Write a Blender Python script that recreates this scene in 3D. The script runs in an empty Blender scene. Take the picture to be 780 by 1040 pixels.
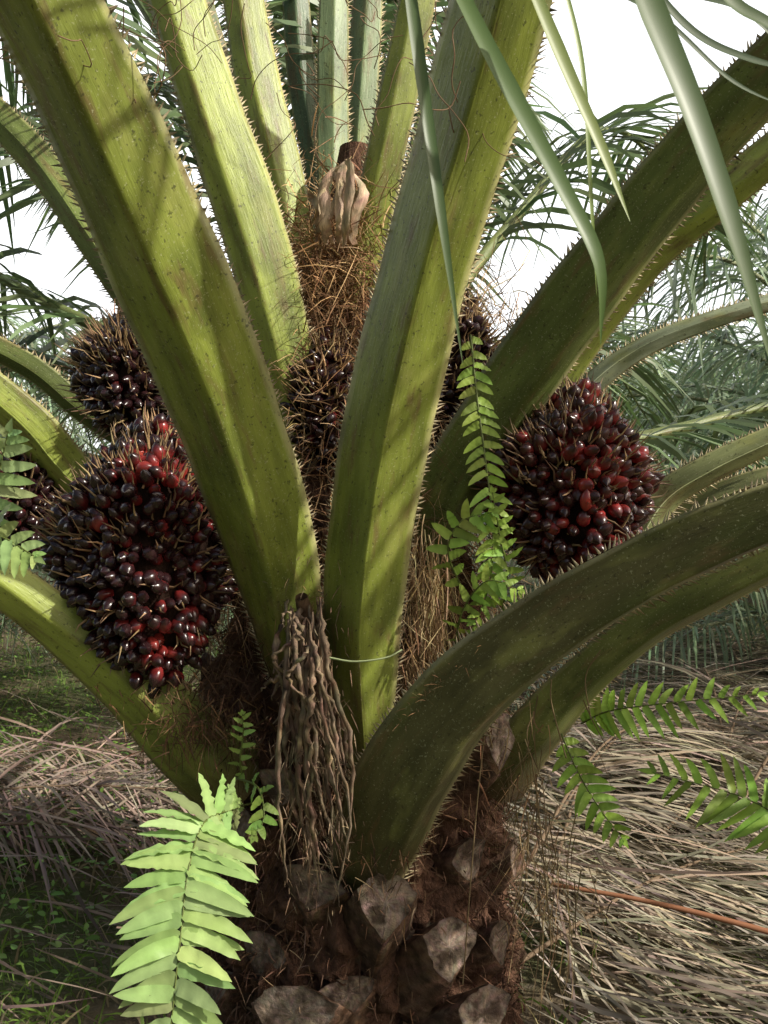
import bpy, math, random
import numpy as np
from mathutils import Vector
rng=np.random.default_rng(7); random.seed(7)
CAMZ=1.5; F=900.0
def at(px,py,d): return np.array([(px-390)/F*d, d, CAMZ-(py-520)/F*d])
def nrm(a):
    a=np.asarray(a,float); return a/np.maximum(np.linalg.norm(a,axis=-1,keepdims=True),1e-9)
Z=np.array([0,0,1.0])
scene=bpy.context.scene
# ------------------------------------------------------------ mesh builder
class MB:
    def __init__(s): s.V=[];s.F=[];s.C=[];s.S=[];s.n=0
    def add(s,v,f,c,st=None,m=0):
        v=np.asarray(v,float).reshape(-1,3); n=len(v)
        c=np.asarray(c,float)
        if c.ndim==1: c=np.tile(c,(n,1))
        s.V.append(v); s.C.append(c.reshape(-1,3))
        s.S.append(np.zeros((n,3)) if st is None else np.asarray(st,float).reshape(-1,3))
        for ff in (f if isinstance(f,list) else [f]):
            ff=np.asarray(ff,int)
            if len(ff): s.F.append((ff+s.n,m))
        s.n+=n
    def build(s,name,mats,smooth=True,parent=None):
        me=bpy.data.meshes.new(name)
        V=np.concatenate(s.V);C=np.concatenate(s.C);S=np.concatenate(s.S)
        loops=np.concatenate([f.ravel() for f,_ in s.F])
        tot=np.concatenate([np.full(len(f),f.shape[1]) for f,_ in s.F])
        mi=np.concatenate([np.full(len(f),m) for f,m in s.F])
        start=np.concatenate([[0],np.cumsum(tot)[:-1]])
        me.vertices.add(len(V)); me.vertices.foreach_set('co',V.astype(np.float32).ravel())
        me.loops.add(len(loops)); me.loops.foreach_set('vertex_index',loops.astype(np.int32))
        me.polygons.add(len(tot)); me.polygons.foreach_set('loop_start',start.astype(np.int32))
        me.polygons.foreach_set('loop_total',tot.astype(np.int32))
        me.polygons.foreach_set('material_index',mi.astype(np.int32))
        me.polygons.foreach_set('use_smooth',np.full(len(tot),smooth))
        a=me.attributes.new('Col','FLOAT_COLOR','POINT')
        a.data.foreach_set('color',np.concatenate([np.clip(C,0,1),np.ones((len(C),1))],1).astype(np.float32).ravel())
        a=me.attributes.new('st','FLOAT_VECTOR','POINT')
        a.data.foreach_set('vector',S.astype(np.float32).ravel())
        me.update(calc_edges=True); me.validate()
        for m in (mats if isinstance(mats,list) else [mats]): me.materials.append(m)
        o=bpy.data.objects.new(name,me); scene.collection.objects.link(o)
        if parent: o.parent=parent
        return o
def empty(name,loc=(0,0,0)):
    e=bpy.data.objects.new(name,None); e.empty_display_size=0.2; scene.collection.objects.link(e); return e
# ------------------------------------------------------------ materials
def mat(name,rough=0.5,bump=0.0,bscale=(40,40,40),noise=0.3,nscale=(12,12,12),coord='obj',transl=0.0,spec=0.5,coat=0.0,specks=None,detail=3,bdist=0.01,tint=None):
    m=bpy.data.materials.new(name); m.use_nodes=True; nt=m.node_tree; N=nt.nodes; L=nt.links; N.clear()
    out=N.new('ShaderNodeOutputMaterial'); b=N.new('ShaderNodeBsdfPrincipled')
    b.inputs['Roughness'].default_value=rough; b.inputs['Specular IOR Level'].default_value=spec
    b.inputs['Coat Weight'].default_value=coat; b.inputs['Coat Roughness'].default_value=0.15
    a=N.new('ShaderNodeAttribute'); a.attribute_name='Col'
    if coord=='st':
        s=N.new('ShaderNodeAttribute'); s.attribute_name='st'; co=s.outputs['Vector']
    else:
        s=N.new('ShaderNodeTexCoord'); co=s.outputs['Object']
    def mapped(sc):
        mp=N.new('ShaderNodeMapping'); mp.inputs['Scale'].default_value=sc; L.new(co,mp.inputs['Vector']); return mp.outputs[0]
    def noi(sc,det=detail,r=0.6):
        n=N.new('ShaderNodeTexNoise'); n.inputs['Scale'].default_value=1; n.inputs['Detail'].default_value=det; n.inputs['Roughness'].default_value=r
        L.new(mapped(sc),n.inputs['Vector']); return n.outputs['Fac']
    def rng_(src,a0,a1,b0,b1):
        r=N.new('ShaderNodeMapRange'); r.inputs[1].default_value=a0;r.inputs[2].default_value=a1;r.inputs[3].default_value=b0;r.inputs[4].default_value=b1
        L.new(src,r.inputs[0]); return r.outputs[0]
    if noise:
        n1=rng_(noi(nscale),0.3,0.7,1-noise,1+noise)
        mul=N.new('ShaderNodeVectorMath'); mul.operation='SCALE'; L.new(a.outputs['Color'],mul.inputs[0]); L.new(n1,mul.inputs['Scale'])
        col=mul.outputs[0]
    else: col=a.outputs['Color']
    def mix(fac,c1,c2):
        x=N.new('ShaderNodeMix'); x.data_type='RGBA'; L.new(fac,x.inputs[0]); L.new(c1,x.inputs[6])
        if isinstance(c2,tuple): x.inputs[7].default_value=(*c2,1)
        else: L.new(c2,x.inputs[7])
        return x.outputs[2]
    if tint:
        for (c,sc,lo,hi,am) in tint: col=mix(rng_(noi(sc),lo,hi,0,am),col,c)
    if specks:
        for (c,sc,lo,hi,am) in specks: col=mix(rng_(noi(sc,2,0.7),lo,hi,0,am),col,c)
    L.new(col,b.inputs['Base Color'])
    if bump:
        bp=N.new('ShaderNodeBump'); bp.inputs['Strength'].default_value=bump; bp.inputs['Distance'].default_value=bdist
        L.new(noi(bscale,5,0.65),bp.inputs['Height']); L.new(bp.outputs[0],b.inputs['Normal'])
    if transl:
        t=N.new('ShaderNodeBsdfTranslucent'); L.new(col,t.inputs[0]); ms=N.new('ShaderNodeMixShader'); ms.inputs[0].default_value=transl
        L.new(b.outputs[0],ms.inputs[1]); L.new(t.outputs[0],ms.inputs[2]); L.new(ms.outputs[0],out.inputs[0])
    else: L.new(b.outputs[0],out.inputs[0])
    return m
M_pet=mat('petiole_skin',0.40,0.4,(160,16,1),0.34,(26,4,1),'st',spec=.35,
   specks=[((0.44,0.45,0.28),(230,170,1),0.61,0.71,0.55),((0.04,0.038,0.015),(110,70,3),0.61,0.70,0.7)],bdist=0.004,
   tint=[((0.065,0.085,0.02),(9,2.3,3),0.50,0.66,0.7),((0.15,0.10,0.045),(34,6,1),0.55,0.69,0.7),((0.34,0.35,0.10),(14,5,7),0.55,0.71,0.45)])
M_spine=mat('spine',0.6,noise=0)
M_fruit=mat('fruit_skin',0.25,0.0,(60,60,60),0.3,(45,45,45),'obj',spec=0.5,coat=0.2,bdist=0.003)
M_bark=mat('bark_fibre',0.9,0.9,(45,45,18),0.5,(14,14,6),'obj',spec=0.15,bdist=0.04)
M_fib=mat('fibre',0.8,noise=0,spec=0.2)
M_stub=mat('frond_stub',0.85,0.8,(60,60,60),0.5,(25,25,25),'obj',spec=0.15,bdist=0.012,tint=[((.045,.028,.018),(18,18,18),.48,.62,.8)])
M_leaf=mat('palm_leaf',0.42,noise=0,transl=0.3,spec=0.5)
M_fern=mat('fern_leaf',0.45,0.2,(60,60,60),0.12,(20,20,20),'obj',transl=0.3,spec=0.4,bdist=0.004)
M_dry=mat('dry_leaf',0.75,0,noise=0,transl=0.1,spec=0.2)
M_ground=mat('ground_soil',0.95,0.8,(14,14,14),0.35,(3,3,3),'obj',spec=0.1,bdist=0.04,
   tint=[((0.055,0.085,0.025),(0.9,0.9,0.9),0.42,0.58,0.8),((0.20,0.165,0.12),(25,25,25),0.55,0.68,0.7)])
M_grass=mat('grass_blade',0.6,noise=0,transl=0.3,spec=0.3)
# ------------------------------------------------------------ primitives
def catmull(P,n):
    P=np.asarray(P,float); k=len(P)
    if k==2:
        t=np.linspace(0,1,n)[:,None]; return P[0]*(1-t)+P[1]*t
    Q=np.vstack([2*P[0]-P[1],P,2*P[-1]-P[-2]]); out=[]
    for t in np.linspace(0,k-1-1e-6,n):
        i=int(t); u=t-i; p0,p1,p2,p3=Q[i:i+4]
        out.append(0.5*((2*p1)+(-p0+p2)*u+(2*p0-5*p1+4*p2-p3)*u*u+(-p0+3*p1-3*p2+p3)*u**3))
    return np.array(out)
def tube(mb,path,rad,k=6,col=(0.2,0.2,0.2),m=0,flat=1.0):
    path=np.asarray(path,float); n=len(path); T=nrm(np.gradient(path,axis=0))
    ref=np.array([0.13,0.31,0.94]) if abs(T[0][2])<0.8 else np.array([0.9,0.3,0.1])
    A=nrm(np.cross(T,ref)); B=np.cross(T,A)
    th=np.linspace(0,2*np.pi,k,endpoint=False); rad=np.broadcast_to(rad,(n,))
    V=path[:,None]+rad[:,None,None]*(np.cos(th)[None,:,None]*A[:,None]+flat*np.sin(th)[None,:,None]*B[:,None])
    i,j=np.meshgrid(np.arange(n-1),np.arange(k),indexing='ij'); j2=(j+1)%k
    f=np.stack([i*k+j,i*k+j2,(i+1)*k+j2,(i+1)*k+j],-1).reshape(-1,4)
    c=np.asarray(col,float)
    if c.ndim==2 and len(c)==n: c=np.repeat(c,k,0)
    L=np.concatenate([[0],np.cumsum(np.linalg.norm(np.diff(path,axis=0),axis=1))])
    st=np.stack([np.broadcast_to(th*0.02,(n,k)),np.repeat(L[:,None],k,1),np.zeros((n,k))],-1)
    mb.add(V,f,c,st,m)
def leaf_batch(mb,P,D,L,W,Nr,droop,col,seg=4,fold=0.0,prof=None,m=0,wav=0.0,side_curve=None):
    P=np.asarray(P,float);N=len(P)
    if N==0:return
    D=nrm(D);L=np.broadcast_to(L,(N,));W=np.broadcast_to(W,(N,));droop=np.broadcast_to(droop,(N,))
    t=np.linspace(0,1,seg+1)
    C=P[:,None]+D[:,None]*(L[:,None]*t)[...,None]
    C[...,2]-=(droop*L)[:,None]*t**2
    if side_curve is not None: C+=side_curve[:,None]*(L[:,None]*t**2)[...,None]
    T=nrm(np.gradient(C,axis=1)); Nr=np.broadcast_to(Nr,(N,3))
    S=nrm(np.cross(T,Nr[:,None])); N2=np.cross(S,T)
    if prof is None: prof=np.interp(t,[0,0.15,0.5,0.8,1],[0.45,0.95,1,0.65,0.03])
    else: prof=np.interp(t,*prof)
    w=(W[:,None]*prof)[...,None]*0.5
    col=np.asarray(col,float); 
    if col.ndim==1: col=np.tile(col,(N,1))
    if fold or wav:
        wv=rng.normal(0,wav,(2,N,seg+1,1)) if wav else np.zeros((2,N,1,1))
        V=np.stack([C-S*w+N2*w*(fold+wv[0]),C,C+S*w+N2*w*(fold+wv[1])],2); k=3
        cc=np.repeat(np.repeat(col[:,None],seg+1,1)[:,:,None],3,2).copy(); cc[:,:,1]*=1.15
    else:
        V=np.stack([C-S*w,C+S*w],2); k=2; cc=np.repeat(np.repeat(col[:,None],seg+1,1)[:,:,None],2,2)
    b=np.arange(N)*(seg+1)*k
    f=[]
    for i in range(seg):
        for j in range(k-1):
            f.append(np.stack([b+i*k+j,b+i*k+j+1,b+(i+1)*k+j+1,b+(i+1)*k+j],-1))
    mb.add(V,np.concatenate(f),cc.reshape(-1,3),None,m)
def jit(col,n,a=0.2,h=0.06):
    col=np.asarray(col,float); return np.clip(col*(1+rng.normal(0,a,(n,1)))*(1+rng.normal(0,h,(n,3))),0.002,1)
def path_frames(path):
    T=nrm(np.gradient(path,axis=0)); S=nrm(np.cross(T,Z)); U=np.cross(S,T); return T,S,U
def frond(mbr,mbl,path,n,LL,start=0.25,col=(0.07,0.12,0.035),rad=0.025,rcol=(0.2,0.24,0.08),droop=(0.3,0.8),width=0.04,seg=4,up=0.35,ml=0,mr=0,fold=0.0,miss=0.0,rach=True,colj=0.22):
    P=catmull(path,70)
    if rach:
        tube(mbr,P[::2],np.linspace(rad,rad*0.15,35),5,rcol,mr)
    T,S,U=path_frames(P)
    s=np.linspace(start,0.995,n); idx=s*69; i0=idx.astype(int)
    for sg in(-1,1):
        keep=rng.random(n)>miss; ii=i0[keep]; ss=s[keep]; q=(ss-start)/(1-start); k=len(ii)
        a=np.radians(72-38*q+rng.normal(0,6,k))
        D=T[ii]*np.cos(a)[:,None]+sg*S[ii]*np.sin(a)[:,None]+U[ii]*rng.normal(up,0.28,k)[:,None]
        Ln=LL*np.interp(q,[0,0.12,0.4,0.75,1],[0.45,0.8,1,0.75,0.3])*rng.uniform(0.85,1.1,k)
        nr=nrm(U[ii]+rng.normal(0,0.35,(k,3)))
        leaf_batch(mbl,P[ii],D,Ln,width*np.interp(q,[0,.2,1],[.7,1,.7]),nr,rng.uniform(*droop,k),jit(col,k,colj),seg,fold,m=ml)
# ------------------------------------------------------------ main palm
palm=empty('oil_palm')
AX=-0.09; AY=2.8
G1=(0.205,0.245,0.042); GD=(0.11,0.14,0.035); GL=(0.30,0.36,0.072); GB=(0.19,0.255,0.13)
def petiole(name,pts,N,col=G1,thick=0.6,keel=0.0,spines=True,flare=0.0,ext=None,sp_len=0.015,edgecol=(0.48,0.44,0.22)):
    arr=np.array([at(p[0],p[1],p[2]) for p in pts]); w=np.array([p[3]*0.5*p[2]/F for p in pts])
    n=56; path=catmull(arr,n); hw=np.interp(np.linspace(0,len(pts)-1,n),np.arange(len(pts)),w)
    hw=np.convolve(np.pad(hw,4,'edge'),np.ones(9)/9,'valid')
    T=nrm(np.gradient(path,axis=0))
    Ns=np.asarray(N,float); Ns=Ns if Ns.ndim==2 else np.array([Ns,Ns])
    NN=np.stack([np.interp(np.linspace(0,1,n),np.linspace(0,1,len(Ns)),Ns[:,i]) for i in range(3)],1)
    NN=nrm(NN-(NN*T).sum(1,keepdims=True)*T); S=np.cross(T,NN)
    L=np.concatenate([[0],np.cumsum(np.linalg.norm(np.diff(path,axis=0),axis=1))])
    u1=np.sort(np.concatenate([np.linspace(-1,1,15),keel+np.array([-.09,-.045,0,.045,.09])]))
    x=np.where(u1<keel,(u1+1)/(1+keel),(1-u1)/(1-keel))
    v1=thick*(0.86*x+0.14*(1-(1-x)**2)); v1-=thick*0.04*np.exp(-((u1-keel)/.05)**2)
    v1+=0.06*np.exp(-((np.abs(u1)-0.95)/0.05)**2)
    u2=np.linspace(1,-1,9)[1:-1]; v2=-0.05+0.12*(1-u2**2)
    u=np.concatenate([u1,u2]); v=np.concatenate([v1,v2]); k=len(u); ph=rng.random(4)*6
    wob=(1+0.018*np.sin(L*9+ph[0])+.012*np.sin(L*23+ph[1]))[:,None]; kd=(1+.05*np.sin(L*7+ph[2])+.02*np.sin(L*31+ph[3]))[:,None]
    V=path[:,None]+S[:,None]*(u[None]*hw[:,None]*wob)[...,None]+NN[:,None]*(v[None]*hw[:,None]*kd)[...,None]
    i,j=np.meshgrid(np.arange(n-1),np.arange(k),indexing='ij'); j2=(j+1)%k
    f=np.stack([i*k+j,i*k+j2,(i+1)*k+j2,(i+1)*k+j],-1).reshape(-1,4)
    c=np.tile(np.array(col),(n,k,1)); 
    e=np.clip((np.abs(u)-0.90)/0.10,0,1)[None,:,None]*0.8
    c=c*(1-e)+np.array(edgecol)*e  # pale edge tone; on petiole_6 it paints in the lit lower rim
    bf=np.clip(1-L/0.30,0,1)[:,None,None]**1.1*0.92*flare
    c=c*(1-bf)+np.array((0.10,0.055,0.03))*bf
    st=np.stack([u[None]*hw[:,None]+rng.random()*9,np.repeat(L[:,None],k,1),np.full((n,k),rng.random()*20)],-1)
    mb=MB(); mb.add(V,f,c,st,0)
    mb.add(V[-1],[np.array([[k-1-q for q in range(k)]])],np.array(col),st[-1],0)
    if spines:
        tot=L[-1]; pos=np.arange(0.02,tot,0.0105); pos=pos+rng.normal(0,0.002,len(pos))
        for sg in(-1,1):
            Pc=np.stack([np.interp(pos,L,(path+S*(sg*hw*0.985)[:,None])[:,q]) for q in range(3)],1)
            Tc=nrm(np.stack([np.interp(pos,L,T[:,q]) for q in range(3)],1)); Sc=nrm(np.stack([np.interp(pos,L,S[:,q]) for q in range(3)],1))*sg
            Nc=np.cross(Tc,Sc); m_=len(pos)
            ln=sp_len*rng.uniform(0.4,1.4,m_)[:,None]; ln=ln*(1+1.2*np.clip(1-pos/0.45,0,1))[:,None]
            tip=Pc+(Sc+Tc*rng.uniform(0.0,1.0,(m_,1))+Nc*rng.normal(0,0.3,(m_,1)))*ln
            bw=0.0023
            VV=np.stack([Pc-Tc*bw*1.6,Pc+Tc*bw*1.6,Pc+Nc*bw,tip],1); b=np.arange(m_)*4
            ff=np.concatenate([np.stack([b,b+1,b+3],-1),np.stack([b+1,b+2,b+3],-1),np.stack([b+2,b,b+3],-1)])
            cc=np.tile(np.array([[.48,.42,.25],[.48,.42,.25],[.48,.42,.25],[.20,.12,.06]]),(m_,1,1))*rng.uniform(.6,1.35,(m_,1,1))
            mb.add(VV,ff,cc,None,1)
    mats=[M_pet,M_spine,M_leaf]
    if ext is not None:   # leafy rachis continues beyond the bare petiole
        d0=T[-1]; base=path[-1]; pts2=[base-d0*0.02]+[base+np.array(q) for q in ext]
        frond(mb,mb,pts2,60,0.8,0.12,(0.07,0.12,0.03),hw[-1]*0.75,GD,(0.3,0.8),0.04,4,0.2,2,0)
    return mb.build(name,mats,True,palm)
petiole('petiole_1',[(300,700,2.46,46),(294,650,2.38,66),(272,545,2.22,98),(222,400,2.02,116),(160,250,1.80,120),(98,110,1.62,118),(38,-10,1.48,114),(-40,-150,1.35,104)],(-0.08,-1,-0.15),G1,0.82,0.04,flare=1,
   ext=[(-.3,-.2,.35),(-.8,-.5,.7),(-1.5,-.9,.8),(-2.2,-1.3,.5)])
petiole('petiole_2',[(312,470,2.60,40),(300,400,2.55,52),(276,300,2.50,62),(248,205,2.46,66),(215,110,2.42,62),(178,-5,2.38,56),(150,-90,2.36,50)],(0.12,-1,0.1),GL,0.45,-.35,
   ext=[(-.15,-.03,.6),(-.35,-.1,1.3),(-.8,-.3,1.9),(-1.5,-.6,2.1)])
petiole('petiole_3',[(374,800,2.30,26),(370,730,2.27,60),(368,620,2.20,86),(390,450,2.05,92),(430,280,1.88,92),(476,120,1.72,98),(510,-5,1.60,104),(545,-140,1.5,100)],(-0.2,-1,-0.2),G1,0.88,0.14,flare=.7,
   ext=[(.15,-.2,.5),(.3,-.6,1.0),(.5,-1.2,1.2),(.7,-1.9,1.0)])
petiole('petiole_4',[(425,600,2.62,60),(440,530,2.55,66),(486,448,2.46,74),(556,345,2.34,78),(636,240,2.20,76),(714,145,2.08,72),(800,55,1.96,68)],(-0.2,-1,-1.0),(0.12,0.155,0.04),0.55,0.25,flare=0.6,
   ext=[(.3,-.1,.25),(.8,-.3,.5),(1.4,-.5,.5),(2.1,-.8,.2)])
petiole('petiole_5',[(500,520,2.8,40),(545,415,2.72,48),(600,330,2.62,46),(668,250,2.52,44),(730,200,2.44,42),(810,135,2.36,38)],(0.3,-1,0.1),GL,0.5,0.1)
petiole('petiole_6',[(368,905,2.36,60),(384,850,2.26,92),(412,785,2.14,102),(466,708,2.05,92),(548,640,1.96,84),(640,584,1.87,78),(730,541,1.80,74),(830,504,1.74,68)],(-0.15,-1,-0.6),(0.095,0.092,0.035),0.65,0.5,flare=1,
   ext=[(.35,-.1,.05),(.8,-.25,-.05),(1.3,-.4,-.3)],sp_len=.019)
petiole('petiole_7',[(500,800,2.56,70),(535,752,2.5,66),(585,695,2.44,58),(650,640,2.38,52),(720,602,2.32,48),(820,555,2.25,44)],(0.1,-1,-0.5),(0.16,0.185,0.05),0.6,0.1,flare=1)
petiole('petiole_8',[(245,800,2.48,90),(196,757,2.42,88),(150,710,2.36,74),(86,654,2.28,60),(10,596,2.2,52),(-70,545,2.12,48)],(-0.1,-1,0.05),GL,0.6,0.1,flare=1)
petiole('petiole_9',[(120,530,2.76,46),(70,478,2.7,50),(35,437,2.62,50),(-10,398,2.56,46),(-60,360,2.5,42)],(-0.1,-1,-0.1),GL,0.55)
petiole('petiole_10',[(170,350,3.0,34),(132,298,3.0,36),(88,232,3.0,38),(38,162,3.0,36),(-15,108,3.0,34),(-60,70,3.0,30)],(-0.1,-1,-0.1),(0.17,0.22,0.06),0.5)
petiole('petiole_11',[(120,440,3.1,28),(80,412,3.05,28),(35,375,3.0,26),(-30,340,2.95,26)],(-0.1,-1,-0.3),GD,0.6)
petiole('petiole_12',[(325,380,2.85,40),(305,270,2.85,46),(285,180,2.85,48),(262,85,2.85,46),(245,-15,2.85,42),(235,-80,2.85,38)],(0.1,-1,0),GL,0.5,-.2)
petiole('petiole_13',[(338,300,2.9,30),(338,160,2.95,34),(338,60,2.95,32),(340,-40,2.95,28)],(0.2,-1,0),GB,0.5)
petiole('petiole_14',[(360,300,2.98,30),(364,160,3.0,34),(370,60,3.0,32),(376,-40,3.0,28)],(-0.1,-1,0),GB,0.5)
petiole('petiole_15',[(345,440,2.7,34),(355,345,2.68,38),(370,262,2.66,40),(392,155,2.62,40),(412,60,2.6,38),(432,-40,2.58,34)],(0.1,-1,0.05),G1,0.45,-.2,flare=.3)
petiole('petiole_16',[(320,340,3.05,24),(255,180,3.1,30),(225,80,3.12,28),(195,-30,3.15,26)],(0,-1,0),(0.12,0.17,0.09),0.5,spines=False)
petiole('petiole_17',[(345,300,3.1,20),(318,150,3.1,30),(305,60,3.1,30),(298,-40,3.1,26)],(0,-1,0),(0.10,0.15,0.08),0.5,spines=False)
petiole('petiole_18',[(400,340,3.1,24),(430,200,3.1,28),(475,80,3.1,28),(520,-40,3.1,24)],(0,-1,0),(0.10,0.15,0.05),0.5,spines=False)
petiole('petiole_19',[(640,560,2.95,38),(672,508,2.9,36),(720,476,2.85,32),(800,438,2.8,28)],(0,-1,-0.3),(0.25,0.28,0.12),0.5)
petiole('petiole_20',[(560,440,3.1,24),(604,388,3.05,24),(655,352,3.0,22),(720,326,2.95,20),(800,302,2.9,18)],(0,-1,0.3),(0.32,0.36,0.24),0.5)
petiole('petiole_21',[(660,560,3.0,30),(700,520,2.95,30),(745,498,2.9,28),(820,476,2.85,26)],(0,-1,-0.1),(0.18,0.2,0.08),0.5)
# rear fronds of the same palm
mb=MB()
for az,el,ln in [(100,62,4.2),(75,55,4.2),(125,50,4.3),(50,45,4.2),(150,42,4.4),(165,28,4.2),(85,38,4.5),(110,30,4.5),(60,24,4.4),(140,20,4.4),(15,14,4.0),(172,12,4.0),(95,78,4.0),(160,60,3.9)]:
    a=math.radians(az+rng.normal(0,4)); e=math.radians(el); h=np.array([math.cos(a),math.sin(a),0])
    b=np.array([AX,AY+0.15,1.35+0.6*math.sin(e)])
    pts=[b,b+h*ln*.3*math.cos(e)+Z*ln*.3*math.sin(e),b+h*ln*.62*math.cos(e)+Z*(ln*.55*math.sin(e)-.05),b+h*ln*(.93*math.cos(e)+.08)+Z*(ln*.62*math.sin(e)-.55)]
    frond(mb,mb,pts,80,0.75,0.3,(0.12,0.175,0.07),0.035,(0.16,0.2,0.07),(0.3,0.9),0.029,4,0.2,0,1)
mb.build('rear_fronds',[M_leaf,M_pet],True,palm)
# trunk
def trad(z): return np.interp(z,[-.2,0,.5,.95,1.2,1.5,1.9,2.3,2.7],[.50,.48,.45,.42,.37,.30,.20,.12,.04])
nz,na=260,200; zz=np.linspace(-0.15,2.65,nz); th=np.linspace(0,2*np.pi,na,endpoint=False)
ZZ,TH=np.meshgrid(zz,th,indexing='ij')
dsp=0.035*np.sin(TH*5+ZZ*9)*np.sin(ZZ*14+TH*2)+0.025*np.sin(TH*13-ZZ*21+2*np.sin(TH*7+ZZ*12))+.018*np.sin(TH*29+ZZ*41+2*np.sin(ZZ*23-TH*11))+rng.normal(0,0.009,ZZ.shape)
R=trad(ZZ)*(1+dsp*1.8*np.clip(trad(ZZ)/.3,0,1))
V=np.stack([AX+R*np.cos(TH),AY+R*np.sin(TH),ZZ],-1)
i,j=np.meshgrid(np.arange(nz-1),np.arange(na),indexing='ij'); j2=(j+1)%na
f=np.stack([i*na+j,i*na+j2,(i+1)*na+j2,(i+1)*na+j],-1).reshape(-1,4)
mb=MB(); base=np.array([.10,.053,.034]); c=base*(1+0.6*rng.random((nz,na,1)))
mb.add(V,f,c)
mb.build('trunk',M_bark,True,palm)
# old cut frond bases
mb=MB()
def stub(th,z,w=0.17,t=0.09,ln=0.16,up=0.7,tw=0.0,col=(0.12,0.072,0.047),cut=(0.19,0.14,0.105)):
    r=trad(z); o=np.array([math.cos(th),math.sin(th),0]); sd=np.array([-math.sin(th),math.cos(th),0])
    sd=nrm(sd*math.cos(tw)+Z*math.sin(tw)); d=nrm(o+Z*up+sd*rng.normal(0,.15)); b=np.array([AX,AY,z])+o*(r-0.07)
    nrmv=nrm(np.cross(sd,d)); 
    if nrmv[2]<0:nrmv=-nrmv
    key=np.array([(1,.12),(.62,.42),(.2,.6),(-.25,.58),(-.66,.4),(-1,.1),(-.78,-.35),(-.42,-.8),(-.06,-1.15),(.12,-1.1),(.5,-.72),(.8,-.3)])
    K=36; kk=np.vstack([key,key[:1]]); tt=np.linspace(0,12,K,endpoint=False); cx=np.interp(tt,range(13),kk[:,0]); cy=np.interp(tt,range(13),kk[:,1])
    rg=rng.normal(0,.07,(K,2)); rag=(rg+np.roll(rg,1,0)+np.roll(rg,-1,0)+np.roll(rg,2,0))/4; rows=[]; cols=[]
    for q,(s,sc) in enumerate([(0,1.45),(.25,1.22),(.5,1.08),(.75,.98),(.93,.93),(1.0,.87)]):
        jt=rag+rng.normal(0,.012,(K,2))
        sl=(cy[:,None]*0.5)*t*(s>0.8)
        rows.append(b+d*(ln+0.07)*s+sd*((cx+jt[:,0])[:,None]*w/2*sc)+nrmv*((cy+jt[:,1])[:,None]*t*sc)+d*sl)
        cols.append(jit(col,K,.25)*(1 if s<.9 else 1.25))
    V=np.array(rows); n=len(rows)
    i,j=np.meshgrid(np.arange(n-1),np.arange(K),indexing='ij'); j2=(j+1)%K
    f=np.stack([i*K+j,i*K+j2,(i+1)*K+j2,(i+1)*K+j],-1).reshape(-1,4)
    mb.add(V,f,np.array(cols).reshape(-1,3))
    # flat cut face as concentric rings with a slight fibrous relief
    top=V[-1]; cen=top.mean(0); rings=[top]
    for g_ in (.85,.68,.5,.32,.15): rings.append(cen+(top-cen)*g_-d*rng.uniform(.000,.0045,(K,1)))
    a_=np.arange(K); a2=(a_+1)%K; nR=len(rings)
    vv=np.vstack(rings+[cen[None]-d*.002]); ff=[np.stack([q*K+a_,q*K+a2,(q+1)*K+a2,(q+1)*K+a_],-1) for q in range(nR-1)]+[np.stack([(nR-1)*K+a_,(nR-1)*K+a2,np.full(K,nR*K)],-1)]
    cc=jit(cut,len(vv),.2); cc[:K]*=.6
    mb.add(vv,ff,cc)
for q in range(46):
    z=0.02+q*0.021; th_=q*2.39996+0.5
    if math.sin(th_)<0.5: stub(th_,z,rng.uniform(.15,.2),rng.uniform(.05,.075),rng.uniform(.03,.10),rng.uniform(.5,1.0),rng.normal(0,.3))
for (th_,z,w) in [(-1.40,.38,.18),(-1.15,.25,.19),(-1.80,.10,.27),(-1.05,.06,.2),(-.75,.75,.2),(-2.5,.72,.22)]:
    stub(th_,z,w,.09,.18,.8,rng.normal(0,.2),cut=(.27,.205,.16))
mb.build('frond_stubs',M_stub,True,palm)
# fibres on trunk and crown heart
mb=MB()
def fibres(n,zr,thr,L=(.05,.2),W=(.0012,.004),out=0.05,col=(.24,.14,.07),down=.6,rs=1.0):
    z=rng.uniform(*zr,n); t=rng.uniform(*thr,n); r=trad(z)*rs+rng.uniform(-.02,out,n)
    P=np.stack([AX+r*np.cos(t),AY+r*np.sin(t),z],1); o=np.stack([np.cos(t),np.sin(t),0*t],1)
    D=o*rng.uniform(.1,.8,(n,1))+rng.normal(0,.6,(n,3))+np.array([0,0,-down+.0])*rng.uniform(-.6,1.2,(n,1))
    leaf_batch(mb,P,D,rng.uniform(*L,n),rng.uniform(*W,n),nrm(rng.normal(0,1,(n,3))),rng.uniform(0,.7,n),jit(col,n,.35),4,prof=([0,.6,1],[1,.9,.3]),side_curve=rng.normal(0,.25,(n,3)))
fr=(-math.pi-.3,.3)
fibres(6500,(0,1.15),fr,(.015,.055),W=(.0015,.006),out=.03,col=(.12,.065,.04))
fibres(900,(0,1.1),fr,(.03,.09),W=(.001,.003),out=.13,col=(.19,.115,.07))
fibres(3800,(1.1,2.3),fr,(.05,.2),out=.09,col=(.22,.125,.062),down=-.3)
fibres(900,(1.3,2.45),fr,(.1,.26),out=.1,col=(.38,.26,.13),down=-.8)
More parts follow.
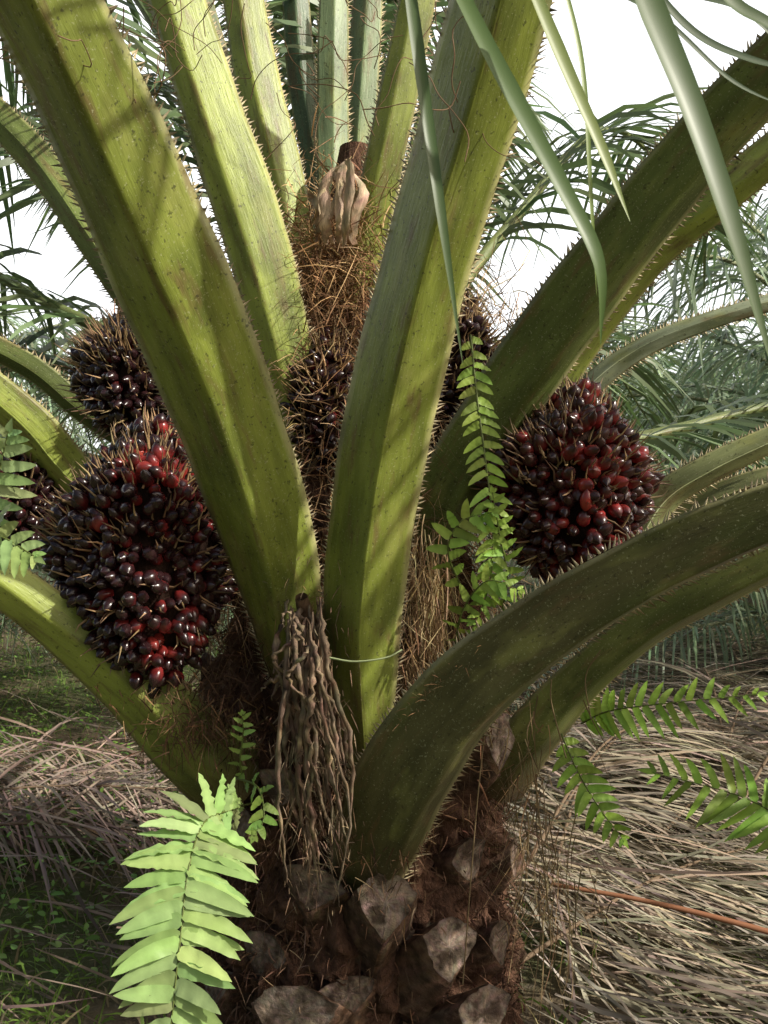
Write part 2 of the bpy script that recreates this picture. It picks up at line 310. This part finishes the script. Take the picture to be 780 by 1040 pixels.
def tuft(px,py,d,sx,sy,n,L,col,dirv=(0,0,-1),spread=.5,W=(.0015,.004)):
    c0=at(px,py,d); P=c0+rng.normal(0,1,(n,3))*np.array([sx*d/F,.04,sy*d/F])
    D=np.array(dirv)+rng.normal(0,spread,(n,3))
    leaf_batch(mb,P,D,rng.uniform(L*.5,L*1.2,n),rng.uniform(*W,n),nrm(rng.normal(0,1,(n,3))),rng.uniform(0,.4,n),jit(col,n,.3),5,prof=([0,.6,1],[1,.9,.3]),side_curve=rng.normal(0,.2,(n,3)))
tuft(432,600,2.38,14,32,420,.13,(.50,.36,.20),spread=.3)
tuft(420,690,2.34,14,30,300,.09,(.28,.18,.09))
tuft(205,735,2.3,32,14,450,.06,(.15,.085,.045),spread=.9)
tuft(225,690,2.4,22,40,300,.08,(.09,.05,.03),spread=.9)
tuft(338,235,2.62,24,36,650,.10,(.38,.24,.12),(0,0,.6),.8)
tuft(320,290,2.58,22,40,700,.11,(.26,.15,.07),(0,0,.4),.9)
tuft(352,330,2.58,20,44,450,.10,(.22,.12,.06),(0,0,.4),.9)
tuft(325,400,2.50,20,34,160,.09,(.2,.11,.055),(0,0,.4),.9)
tuft(490,320,2.66,26,26,280,.12,(.42,.29,.15),(.2,0,.8),.6)
tuft(420,810,2.3,60,30,250,.05,(.18,.10,.055),spread=.8)
tuft(540,800,2.4,18,60,130,.16,(.28,.2,.11))
tuft(560,920,2.5,22,60,110,.2,(.30,.22,.12))
tuft(160,700,2.3,30,12,110,.035,(.20,.12,.06),spread=.9)
tuft(395,850,2.22,26,36,250,.04,(.16,.09,.05),spread=.9)
for (a,b,d1,d2) in [((352,800),(425,712),2.2,2.05),((425,712),(520,630),2.03,1.97),((300,560),(322,640),2.22,2.32),((322,700),(330,600),2.3,2.25)]:
    A=at(*a,d1);B=at(*b,d2); n=120; t=rng.random((n,1)); P=A*(1-t)+B*t+rng.normal(0,.006,(n,3))
    leaf_batch(mb,P,rng.normal(0,.6,(n,3))+np.array([-.4,-.2,.5]),rng.uniform(.015,.04,n),rng.uniform(.001,.0025,n),nrm(rng.normal(0,1,(n,3))),.2,jit((.26,.16,.08),n,.3),3)
mb.build('trunk_fibres',M_fib,True,palm)
# torn beige sheath at the heart of the crown
mb=MB()
for q in range(8):
    x0=324+q*5.2+rng.normal(0,2); d=2.50+rng.normal(0,.015); h=rng.normal(0,10)
    P=catmull([at(x0,248,d+.04),at(x0+rng.normal(0,3),225,d),at(x0+rng.normal(2,4),188+h,d-.02),at(x0+rng.normal(2,6),168+h,d-.03)],12)
    w=np.interp(np.linspace(0,1,12),[0,.3,.8,1],[.006,.015,.013,.004])*rng.uniform(.7,1.2); S=nrm(np.array([1,rng.normal(0,.5),0.1]));N2=np.array([0,-1,0.])
    wv=rng.normal(0,.003,(3,12,3)); V=np.stack([P-S*w[:,None]+wv[0],P+N2*w[:,None]*.5+wv[1],P+S*w[:,None]+wv[2]],1); i_=np.arange(11)
    f_=np.concatenate([np.stack([i_*3+k_,i_*3+k_+1,i_*3+k_+4,i_*3+k_+3],-1) for k_ in(0,1)]); mb.add(V,f_,jit((.46,.34,.23),36,.18))
mb.build('torn_leaf_sheath',mat('sheath',.8,.6,(90,90,20),.45,(60,60,14),bdist=.006),True,palm)
# fruit bunches
def bunch(name,c,rx,ry,rz,n,red=.45,nsp=420,spl=.06,fs=1.0,ripe=None,spc=(.36,.235,.12),blk=(.024,.009,.010)):
    c=at(*c); mb=MB()
    u,v=np.meshgrid(np.linspace(0,np.pi,14),np.linspace(0,2*np.pi,20,endpoint=False),indexing='ij')
    sh=lambda D:(1+.07*np.sin(D[...,0]*5+1)+.06*np.cos(D[...,2]*6+D[...,1]*4))
    D=np.stack([np.sin(u)*np.cos(v),np.sin(u)*np.sin(v),np.cos(u)],-1)
    Vc=c+D*np.array([rx,ry,rz])*.86*sh(D)[...,None]
    i,j=np.meshgrid(np.arange(13),np.arange(20),indexing='ij'); j2=(j+1)%20
    mb.add(Vc,np.stack([i*20+j,i*20+j2,(i+1)*20+j2,(i+1)*20+j],-1).reshape(-1,4),(.03,.015,.01),None,1)
    g=np.arange(n)+.5; ph=np.arccos(1-2*g/n); t=np.pi*(1+5**.5)*g
    D=np.stack([np.sin(ph)*np.cos(t),np.sin(ph)*np.sin(t),np.cos(ph)],-1); D=nrm(D+rng.normal(0,.045,D.shape))
    P=c+D*np.array([rx,ry,rz])*(rng.uniform(.88,1.04,(n,1)))*sh(D)[...,None]
    Nn=nrm(D/np.array([rx,ry,rz])); A=nrm(Nn+rng.normal(0,.33,(n,3))+Z*.12)
    B=nrm(np.cross(A,rng.normal(0,1,(n,3)))); Cc=np.cross(A,B)
    ys=np.array([-1,-.75,-.35,.1,.5,.8,.95,1.12]); rs=np.array([.35,.74,.97,1,.82,.5,.22,.03])
    K=8; a=np.linspace(0,2*np.pi,K,endpoint=False)
    hl=.0245*fs*rng.uniform(.78,1.2,n); hr=.0176*fs*rng.uniform(.78,1.18,n)
    V=P[:,None,None]+A[:,None,None]*(hl[:,None,None,None]*ys[None,:,None,None])+hr[:,None,None,None]*rs[None,:,None,None]*(np.cos(a)[None,None,:,None]*B[:,None,None]+np.sin(a)[None,None,:,None]*Cc[:,None,None])
    nr_=len(ys); b=np.arange(n)*nr_*K; fs_=[]
    for q in range(nr_-1):
        for s in range(K):
            s2=(s+1)%K; fs_.append(np.stack([b+q*K+s,b+q*K+s2,b+(q+1)*K+s2,b+(q+1)*K+s],-1))
    rp=np.full(n,red)
    for (dx,dy,dz,am,wd) in (ripe or []):
        dv=nrm([dx,dy,dz]); rp=rp+am*np.exp(-(1-(D@dv))/wd)
    rp=np.clip(rp+rng.normal(0,.22,n),0,1)
    tpos=np.array([0,0,.1,.3,.55,.8,.95,1.0])[None,:]
    redc=np.array([.32,.030,.027]); org=np.array([.50,.12,.05]); blk=np.array(blk)
    k=np.clip(rp[:,None]*1.5-tpos*1.1,0,1)[...,None]; col=blk*(1-k)+redc*k
    o_=np.clip(rp[:,None]-.8,0,1)[...,None]*1.6*(1-tpos[...,None]); col=col*(1-o_)+org*o_
    col=np.repeat(col[:,:,None],K,2)
    mb.add(V,np.concatenate(fs_),col.reshape(-1,3),None,0)
    D=nrm(rng.normal(0,1,(nsp,3))); D[:,2]=np.abs(D[:,2])*np.where(rng.random(nsp)<.76,1,-1)
    P=c+D*np.array([rx,ry,rz])*.93*sh(D)[...,None]; L=spl*rng.uniform(.6,1.5,nsp)
    Dr=nrm(D+Z*.35+rng.normal(0,.3,(nsp,3)))
    for q in range(nsp):
        p=P[q]; e=p+Dr[q]*L[q]; md=(p+e)/2+rng.normal(0,.005,3)
        cl=jit(spc,1,.3)[0]
        tube(mb,np.array([p,md,e]),np.array([.0033,.0024,.0006]),4,np.array([cl,cl*.9,cl*.45]),2)
    return mb.build(name,[M_fruit,M_bark,M_spine],True,palm)
bunch('fruit_bunch_1',(152,562,2.34),.235,.2,.31,930,.13,740,ripe=[(.2,-.6,.75,.62,.15),(.35,-.65,-.75,.68,.07),(-.3,-.9,.1,.2,.07)],spl=.058)
bunch('fruit_bunch_2',(138,385,2.72),.165,.16,.18,480,.02,700,.07)
bunch('fruit_bunch_3',(580,498,2.44),.215,.2,.255,770,.34,680,ripe=[(.1,-.9,-.4,.3,.15),(.3,-.7,.6,.2,.1)],blk=(.045,.016,.014),spl=.058)
bunch('fruit_bunch_4',(332,412,2.58),.115,.12,.19,280,.04,420,.06,.85)
bunch('fruit_bunch_5',(462,385,2.68),.13,.12,.24,340,.0,420,.06,.85)
bunch('fruit_bunch_6',(28,505,2.75),.12,.12,.16,260,.0,200,.05,.9)
# dried male inflorescence
mb=MB()
tube(mb,catmull([at(322,700,2.38),at(318,650,2.28),at(310,622,2.2),at(306,606,2.17)],10),np.linspace(.028,.016,10),8,(.16,.10,.06))
for q in range(42):
    a=rng.uniform(0,1); xb=282+a*74; yb=rng.uniform(740,925) if a>.35 else rng.uniform(650,900); dd=2.16+rng.normal(0,.04)
    xt=294+a*30+rng.normal(0,5); n=30
    yt=606+rng.uniform(0,50)
    pts=[at(xt,yt,dd+.02),at(xt*.75+xb*.25+rng.normal(0,6),yt+(yb-yt)*.3,dd-.02),at(xt*.35+xb*.65+rng.normal(0,8),yt+(yb-yt)*.65,dd),at(xb+(8 if yb>850 else 0)+rng.normal(0,8),yb,dd+.02)]
    p=catmull(pts,n)+rng.normal(0,.0024,(n,3)); r=np.interp(np.linspace(0,1,n),[0,.15,.85,1],[.004,.009,.0065,.0015])*rng.uniform(.55,1.25)*(1+rng.normal(0,.22,n))
    tube(mb,p,r,7,jit((.20,.142,.095),n,.32),0,.7)
n=700; P=at(318,760,2.15)+rng.normal(0,1,(n,3))*np.array([.05,.03,.2]); leaf_batch(mb,P,rng.normal(0,.6,(n,3))-Z*.8,rng.uniform(.01,.05,n),.0025,nrm(rng.normal(0,1,(n,3))),.2,jit((.24,.17,.11),n,.3),3)
mb.build('dried_male_flower',mat('dried_flower',.85,.6,(120,120,60),.4,(50,50,25),spec=.2,bdist=.006),True,palm)
# ------------------------------------------------------------ ferns
def fern(name,path,n,LL,W,col,start=.05,prof=([0,.1,.5,.85,1],[.55,.85,1,.7,.3]),droop=.15,facing=(0,-1,.2),ang=80,rr=.003,taper=20,rec=.12):
    mb=MB(); P=catmull(path,60); tube(mb,P,np.linspace(rr,rr*.4,60),5,(.16,.2,.05))
    T=nrm(np.gradient(P,axis=0)); f=np.asarray(facing,float); S=nrm(np.cross(T,f)); U=np.cross(S,T)
    s=np.linspace(start,.99,n)
    for sg in(-1,1):
        ii=np.clip((s*59+(.5*59/n if sg>0 else 0)).astype(int),0,59)
        q=(s-start)/(1-start); a=np.radians(ang-taper*q+rng.normal(0,5,n))
        D=T[ii]*np.cos(a)[:,None]+sg*S[ii]*np.sin(a)[:,None]+U[ii]*rng.normal(0,.15,n)[:,None]
        Ln=LL*np.interp(q,*prof)*rng.uniform(.90,1.08,n)
        leaf_batch(mb,P[ii],D,Ln,W*np.interp(q,[0,.8,1],[1,.9,.5]),nrm(-np.sign((U[ii]@f))[:,None]*-U[ii]+rng.normal(0,.2,(n,3))),rng.uniform(0,droop*2,n),jit(col,n,.14),14,.18,([0,.06,.3,.6,.85,1],[.55,1,1,.86,.5,.02]),wav=.16,side_curve=T[ii]*rec)
    leaf_batch(mb,P[-1:],T[-1:],LL*.4,W*.7,U[-1:],.1,np.array([col]),8,.15,([0,.3,1],[.5,1,.02]))
    return mb.build(name,M_fern,True)
FC=(.34,.48,.17)
fern('sword_fern',[at(258,815,2.3),at(236,822,2.1),at(208,835,1.95),at(192,880,1.85),at(184,945,1.78),at(175,1030,1.72),at(165,1130,1.70)],30,.145,.036,FC,.13,ang=90,taper=16,prof=([0,.05,.12,.25,.5,.85,1],[.2,.45,.75,.95,1,.7,.3]),rec=.05)
VC=(.31,.45,.08)
fern('sword_fern',[at(478,340,2.16),at(484,400,2.13),at(492,460,2.10),at(500,530,2.08),at(498,590,2.1),at(480,640,2.12)],26,.052,.02,VC,.03)
fern('sword_fern',[at(505,640,2.2),at(515,590,2.12),at(508,545,2.08),at(500,500,2.05)],11,.05,.018,VC,.1)
fern('sword_fern',[at(470,600,2.15),at(455,560,2.1),at(468,530,2.08),at(500,520,2.06)],8,.06,.024,VC,.1)
fern('sword_fern',[at(462,660,2.2),at(470,620,2.12),at(495,590,2.07),at(528,600,2.06)],9,.05,.02,VC,.1)
fern('sword_fern',[at(-60,600,1.9),at(-30,540,1.8),at(-5,490,1.75),at(8,440,1.72)],12,.09,.026,(.36,.5,.2),.1)
fern('sword_fern',[at(-70,560,1.8),at(-40,545,1.75),at(0,545,1.72),at(35,565,1.7)],9,.07,.024,(.34,.48,.17),.2)
fern('sword_fern',[at(590,735,2.6),at(620,722,2.55),at(680,714,2.5),at(770,705,2.45)],17,.085,.022,(.28,.44,.07),.06,facing=(0,-.9,.5))
fern('sword_fern',[at(850,870,2.2),at(800,835,2.25),at(750,808,2.3),at(665,785,2.35)],16,.13,.024,(.26,.42,.06),.06,facing=(0,-.9,.5))
fern('sword_fern',[at(570,745,2.45),at(585,780,2.4),at(605,815,2.36),at(632,852,2.34)],11,.07,.024,(.26,.42,.06),.1)
fern('sword_fern',[at(250,800,2.2),at(244,775,2.16),at(247,745,2.14),at(246,725,2.13)],7,.035,.014,(.28,.42,.1),.2)
fern('sword_fern',[at(240,790,2.2),at(262,800,2.1),at(268,830,2.05),at(258,850,2.03)],7,.04,.02,(.24,.36,.08),.1)
# ------------------------------------------------------------ near hanging leaflets (tip of an overhead frond)
mb=MB()
def blade(pts,w,col):
    P=catmull([at(*p) for p in pts],24); T=nrm(np.gradient(P,axis=0)); f=nrm(np.array([.25,-1,.15])); S=nrm(np.cross(T,f)); N2=np.cross(S,T)
    ww=(w*.5*np.interp(np.linspace(0,1,24),[0,.3,.7,1],[.75,1,.75,.04]))[:,None]
    V=np.stack([P-S*ww+N2*ww*.35,P,P+S*ww+N2*ww*.35],1); i=np.arange(23)
    f_=np.concatenate([np.stack([i*3+q,i*3+q+1,i*3+q+4,i*3+q+3],-1) for q in(0,1)]); mb.add(V,f_,np.array(col))
GLF=(.075,.125,.038)
blade([(628,-90,.95),(655,0,.93),(700,110,.92),(745,240,.92),(790,390,.93)],.036,GLF)
blade([(405,-90,1.15),(425,60,1.12),(445,200,1.1),(470,370,1.12)],.018,GLF)
blade([(440,-60,1.05),(500,60,1.02),(570,190,1.0),(608,270,1.0),(610,350,1.02)],.024,(.10,.165,.045))
blade([(520,-60,1.1),(570,60,1.1),(610,150,1.1),(640,225,1.1)],.02,(.22,.28,.08))
blade([(560,-60,1.2),(590,60,1.2),(600,200,1.2),(606,300,1.22)],.008,(.2,.28,.07))
blade([(700,-60,1.1),(740,0,1.1),(780,25,1.1),(840,60,1.1)],.022,GLF)
blade([(640,-40,1.2),(700,30,1.2),(760,60,1.2),(830,75,1.2)],.014,(.06,.10,.04))
blade([(560,-30,1.3),(660,10,1.3),(740,80,1.3),(800,110,1.3)],.01,(.06,.10,.04))
blade([(600,-60,1.3),(690,-10,1.3),(760,15,1.3),(830,90,1.3)],.012,(.06,.10,.04))
tube(mb,catmull([at(380,-100,1.15),at(520,-75,1.08),at(640,-85,.98),at(760,-110,.95)],20),.009,6,(.18,.2,.07))
mb.build('hanging_leaflets',M_leaf,True,palm)
# dry curled threads
mb=MB()
for q in range(50):
    x=rng.uniform(60,420) if q<38 else rng.uniform(420,520); y=rng.uniform(-20,110); d=rng.uniform(1.5,2.2); p=at(x,y,d); pts=[p]
    v=nrm(rng.normal(0,1,3)*np.array([1,.5,1])); 
    for k in range(5): v=nrm(v+rng.normal(0,.6,3)+np.array([0,0,-.15])); pts.append(pts[-1]+v*.045)
    tube(mb,catmull(pts,18),.0011,4,(.20,.125,.07))
for (a,b) in [((505,650,2.2),(470,1000,2.2)),((560,690,2.2),(575,770,2.2)),((540,770,2.3),(560,960,2.3)),((486,640,2.18),(500,760,2.2)),((610,660,2.3),(600,730,2.3))]:
    A=at(*a);B=at(*b); tube(mb,catmull([A,(A*.6+B*.4)+rng.normal(0,.015,3),B],16),.0018,4,(.24,.17,.09))
tube(mb,catmull([at(335,668,2.0),at(360,672,1.98),at(392,668,1.97),at(408,660,2.0)],12),.0022,4,(.36,.42,.22))
mb.build('dry_threads',M_fib,True,palm)
# ------------------------------------------------------------ ground
def gh(x,y):
    return .05*np.sin(x*1.1+.4)*np.cos(y*.9)+.03*np.sin(x*2.7+y*1.9)+.02*np.cos(x*5.1-y*3.3)
q=np.linspace(-1,1,241); g=np.sinh(q*6.5)/np.sinh(6.5)*400+0
X,Y=np.meshgrid(g,g+4,indexing='ij'); H=gh(X,Y)*np.exp(-((X**2+(Y-4)**2)/900))
n=241;i,j=np.meshgrid(np.arange(n-1),np.arange(n-1),indexing='ij')
mb=MB(); mb.add(np.stack([X,Y,H],-1),np.stack([i*n+j,(i+1)*n+j,(i+1)*n+j+1,i*n+j+1],-1).reshape(-1,4),(.14,.105,.07))
mb.build('ground',M_ground)
# grass
mb=MB(); n=36000
y=1.2+rng.random(n)**1.6*14; x=rng.uniform(-1,1,n)*(y*.62+1.0)
dens=.5+.5*np.sin(x*1.7+1)*np.cos(y*1.3+x); left=np.where(x<-.3,1.9,.7); k=(rng.random(n)<np.clip(dens*left+.25,0,1))&(((x-AX)**2+(y-AY)**2)>.25)
x=x[k];y=y[k];n=len(x); P=np.stack([x,y,gh(x,y)-.01],1)
gc=np.where(rng.random((n,1))<.65,np.array([[.15,.24,.045]]),np.array([[.32,.26,.15]]))*rng.uniform(.6,1.3,(n,1))
leaf_batch(mb,P,nrm(np.stack([rng.normal(0,.5,n),rng.normal(0,.5,n),np.ones(n)],1)),rng.uniform(.05,.26,n),rng.uniform(.004,.010,n),nrm(rng.normal(0,1,(n,3))),rng.uniform(.2,.8,n),gc,3)
n=5600; y=2.3+rng.random(n)*8; x=-(.7+rng.random(n)*.4*y+rng.random(n)*.6); P=np.stack([x,y,gh(x,y)+rng.uniform(.0,.24,n)],1)
leaf_batch(mb,P,nrm(np.stack([rng.normal(0,1,n),rng.normal(0,1,n),rng.uniform(.0,.8,n)],1)),rng.uniform(.02,.05,n),rng.uniform(.01,.025,n),Z+rng.normal(0,.3,(n,3)),.3,jit((.14,.25,.05),n,.3),4,.15)
mb.build('grass',M_grass)
# dead frond piles
def pile(name,specs,col,seed=0,loose=90,near=None):
    mb=MB()
    for (x,y,z,az,ln,L) in specs:
        a=math.radians(az); h=np.array([math.cos(a),math.sin(a),0]); b=np.array([x,y,z])
        pts=[b-h*ln/2-Z*z*.6,b-h*ln*.15+Z*.05,b+h*ln*.2+Z*.02,b+h*ln/2-Z*z*.7]
        cc=np.array(col)*rng.uniform(.75,1.25)
        frond(mb,mb,pts,int(ln*42),L,.08,cc,.009,(.2,.14,.09),(.1,.4),.014,4,-.05,0,0,0,.12,colj=.3)
    sx=np.array([s[0] for s in specs]);sy=np.array([s[1] for s in specs]); n=len(specs)*loose
    id_=rng.integers(0,len(specs),n); P=np.stack([sx[id_]+rng.normal(0,.8,n),sy[id_]+rng.normal(0,.8,n),rng.uniform(.02,.36,n)],1)
    if near:
        m_=near[4]; P=np.vstack([P,np.stack([rng.uniform(near[0],near[1],m_),rng.uniform(near[2],near[3],m_),rng.uniform(.02,.22,m_)],1)])
    keep=(((P[:,0]-AX)**2+(P[:,1]-AY)**2)>.36)&(P[:,1]>1.6); P=P[keep]; n=len(P)
    a=rng.normal(-.6,.4,n); leaf_batch(mb,P,np.stack([np.cos(a),np.sin(a)*.8,rng.normal(-.05,.12,n)],1),rng.uniform(.3,.8,n),rng.uniform(.006,.015,n),Z+rng.normal(0,.4,(n,3)),rng.uniform(0,.2,n),jit(np.array(col)*1.05,n,.35),4,side_curve=rng.normal(0,.1,(n,3)))
    return mb.build(name,M_dry)
DC=(.33,.28,.21)
sp=[]
for q in range(28):
    y=rng.uniform(3.2,8.0); sp.append((rng.uniform(1.0,.55*y+1.2),y,rng.uniform(.12,.5),rng.uniform(30,80),rng.uniform(1.8,2.6),rng.uniform(.5,.8)))
pile('dead_frond_pile',sp,DC,loose=140,near=(.3,2.4,2.3,3.8,1200))
sp=[]
for q in range(8):
    y=rng.uniform(3.5,5.4); sp.append((-rng.uniform(1.3,.45*y+.5),y,rng.uniform(.08,.28),rng.uniform(-30,40),rng.uniform(1.6,2.3),rng.uniform(.4,.65)))
pile('dead_frond_pile',sp,(.27,.205,.165),loose=45,near=(-2.2,-.5,2.4,3.6,60))
mb=MB(); tube(mb,catmull([at(560,898,2.62),at(640,912,2.58),at(720,930,2.54),at(830,960,2.5)],20),np.linspace(.006,.009,20),7,(.26,.115,.06))
mb.build('dry_frond_stalk',M_fib)
# ------------------------------------------------------------ background palms
def bgpalm(seed,h=1.6,nf=30,L=4.6):
    mb=MB(); zz=np.linspace(-.1,h+.3,14); p=np.stack([0*zz,0*zz,zz],1)
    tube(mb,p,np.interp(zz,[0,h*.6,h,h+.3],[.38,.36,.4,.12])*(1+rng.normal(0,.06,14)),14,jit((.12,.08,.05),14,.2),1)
    for q in range(nf):
        az=q*2.39996+seed; e=math.radians(np.interp(q,[0,nf-1],[82,-12])+rng.normal(0,5)); hh=np.array([math.cos(az),math.sin(az),0]); ln=L*rng.uniform(.85,1.1)
        b=np.array([0,0,h+.1])+hh*.12
        pts=[b,b+hh*ln*.3*math.cos(e)+Z*ln*.3*math.sin(e),b+hh*ln*(.6*math.cos(e)+.03)+Z*(ln*.52*math.sin(e)-.08*ln*.3),b+hh*ln*(.88*math.cos(e)+.12)+Z*(ln*.55*math.sin(e)-.22*ln*.7)]
        pts=[np.array([t[0],t[1],max(t[2],.15)]) for t in pts]
        frond(mb,mb,pts,74,.85,.2,(.25,.33,.20),.035,(.32,.34,.21),(.3,1.0),.034,3,.15,0,1,colj=.3)  # leaf colour lightened to paint distance haze into the fronds
    return mb
bgm=[]
for s in range(3):
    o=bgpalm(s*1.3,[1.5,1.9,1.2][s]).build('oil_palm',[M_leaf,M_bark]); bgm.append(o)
locs=[(-4.9,7.8,0,1),(4.6,7.6,1,1),(.8,13.5,2,1),(3.5,6.6,2,.62),(-3.4,6.4,2,.55),(-9.5,13,1,1.2),(9.8,13.5,0,1.2),(-4.5,17,0,1.1),(5.0,15.5,1,1.1),(14.5,20,2,1.3),(0.5,21,1,1.3),(-12,22,0,1.3),(8.5,23,0,1.3),(-4,-6,2,1)]
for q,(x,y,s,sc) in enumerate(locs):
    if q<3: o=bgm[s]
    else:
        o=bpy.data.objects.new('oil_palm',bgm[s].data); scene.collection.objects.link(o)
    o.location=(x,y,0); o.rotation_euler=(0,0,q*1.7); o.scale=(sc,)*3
# ------------------------------------------------------------ light, sky, camera
sd=nrm(np.array([.74,-.37,.60]))
sun=bpy.data.lights.new('sun','SUN'); sun.energy=5.0; sun.angle=math.radians(.8); sun.color=(1,.95,.84)
so=bpy.data.objects.new('sun',sun); scene.collection.objects.link(so); so.rotation_euler=Vector(sd).to_track_quat('Z','Y').to_euler()
w=bpy.data.worlds.new('World'); scene.world=w; w.use_nodes=True; nt=w.node_tree; NN_=nt.nodes; LL_=nt.links
bg=NN_['Background']; sk=NN_.new('ShaderNodeTexSky'); sk.sky_type='NISHITA'; sk.sun_disc=False
sk.sun_elevation=math.asin(sd[2]); sk.sun_rotation=math.atan2(sd[0],sd[1]); sk.dust_density=6; sk.air_density=1; sk.ozone_density=1
# bright haze bank low in the northern sky
tc=NN_.new('ShaderNodeTexCoord'); sx=NN_.new('ShaderNodeSeparateXYZ'); LL_.new(tc.outputs['Generated'],sx.inputs[0])
def mr(src,a,b):
    r=NN_.new('ShaderNodeMapRange'); r.interpolation_type='SMOOTHSTEP'; r.inputs[1].default_value=a; r.inputs[2].default_value=b; LL_.new(src,r.inputs[0]); return r.outputs[0]
m1=mr(sx.outputs['Y'],-.2,.4); m2=mr(sx.outputs['Z'],.9,.5); nz_=NN_.new('ShaderNodeTexNoise'); nz_.inputs['Scale'].default_value=3; nz_.inputs['Detail'].default_value=5; LL_.new(tc.outputs['Generated'],nz_.inputs['Vector'])
m3=mr(nz_.outputs['Fac'],.15,.40)
def mm(a,b):
    x=NN_.new('ShaderNodeMath'); x.operation='MULTIPLY'; LL_.new(a,x.inputs[0]); LL_.new(b,x.inputs[1]); return x.outputs[0]
mask=mm(mm(m1,m2),m3); mx=NN_.new('ShaderNodeMix'); mx.data_type='RGBA'; LL_.new(mask,mx.inputs[0]); LL_.new(sk.outputs[0],mx.inputs[6]); mx.inputs[7].default_value=(14,14.3,14.6,1)
LL_.new(mx.outputs[2],bg.inputs[0]); bg.inputs[1].default_value=.115
cam=bpy.data.cameras.new('camera'); co=bpy.data.objects.new('camera',cam); scene.collection.objects.link(co)
co.location=(0,0,CAMZ); co.rotation_euler=(math.radians(90),0,0)
cam.sensor_fit='VERTICAL'; cam.sensor_height=24; cam.lens=24*F/1040; cam.clip_end=2000; cam.clip_start=.02
cam.dof.use_dof=True; cam.dof.focus_distance=2.2; cam.dof.aperture_fstop=9
scene.camera=co
scene.view_settings.view_transform='Standard'; scene.view_settings.look='None'; scene.view_settings.exposure=0
print('verts',sum(len(m.vertices) for m in bpy.data.meshes))
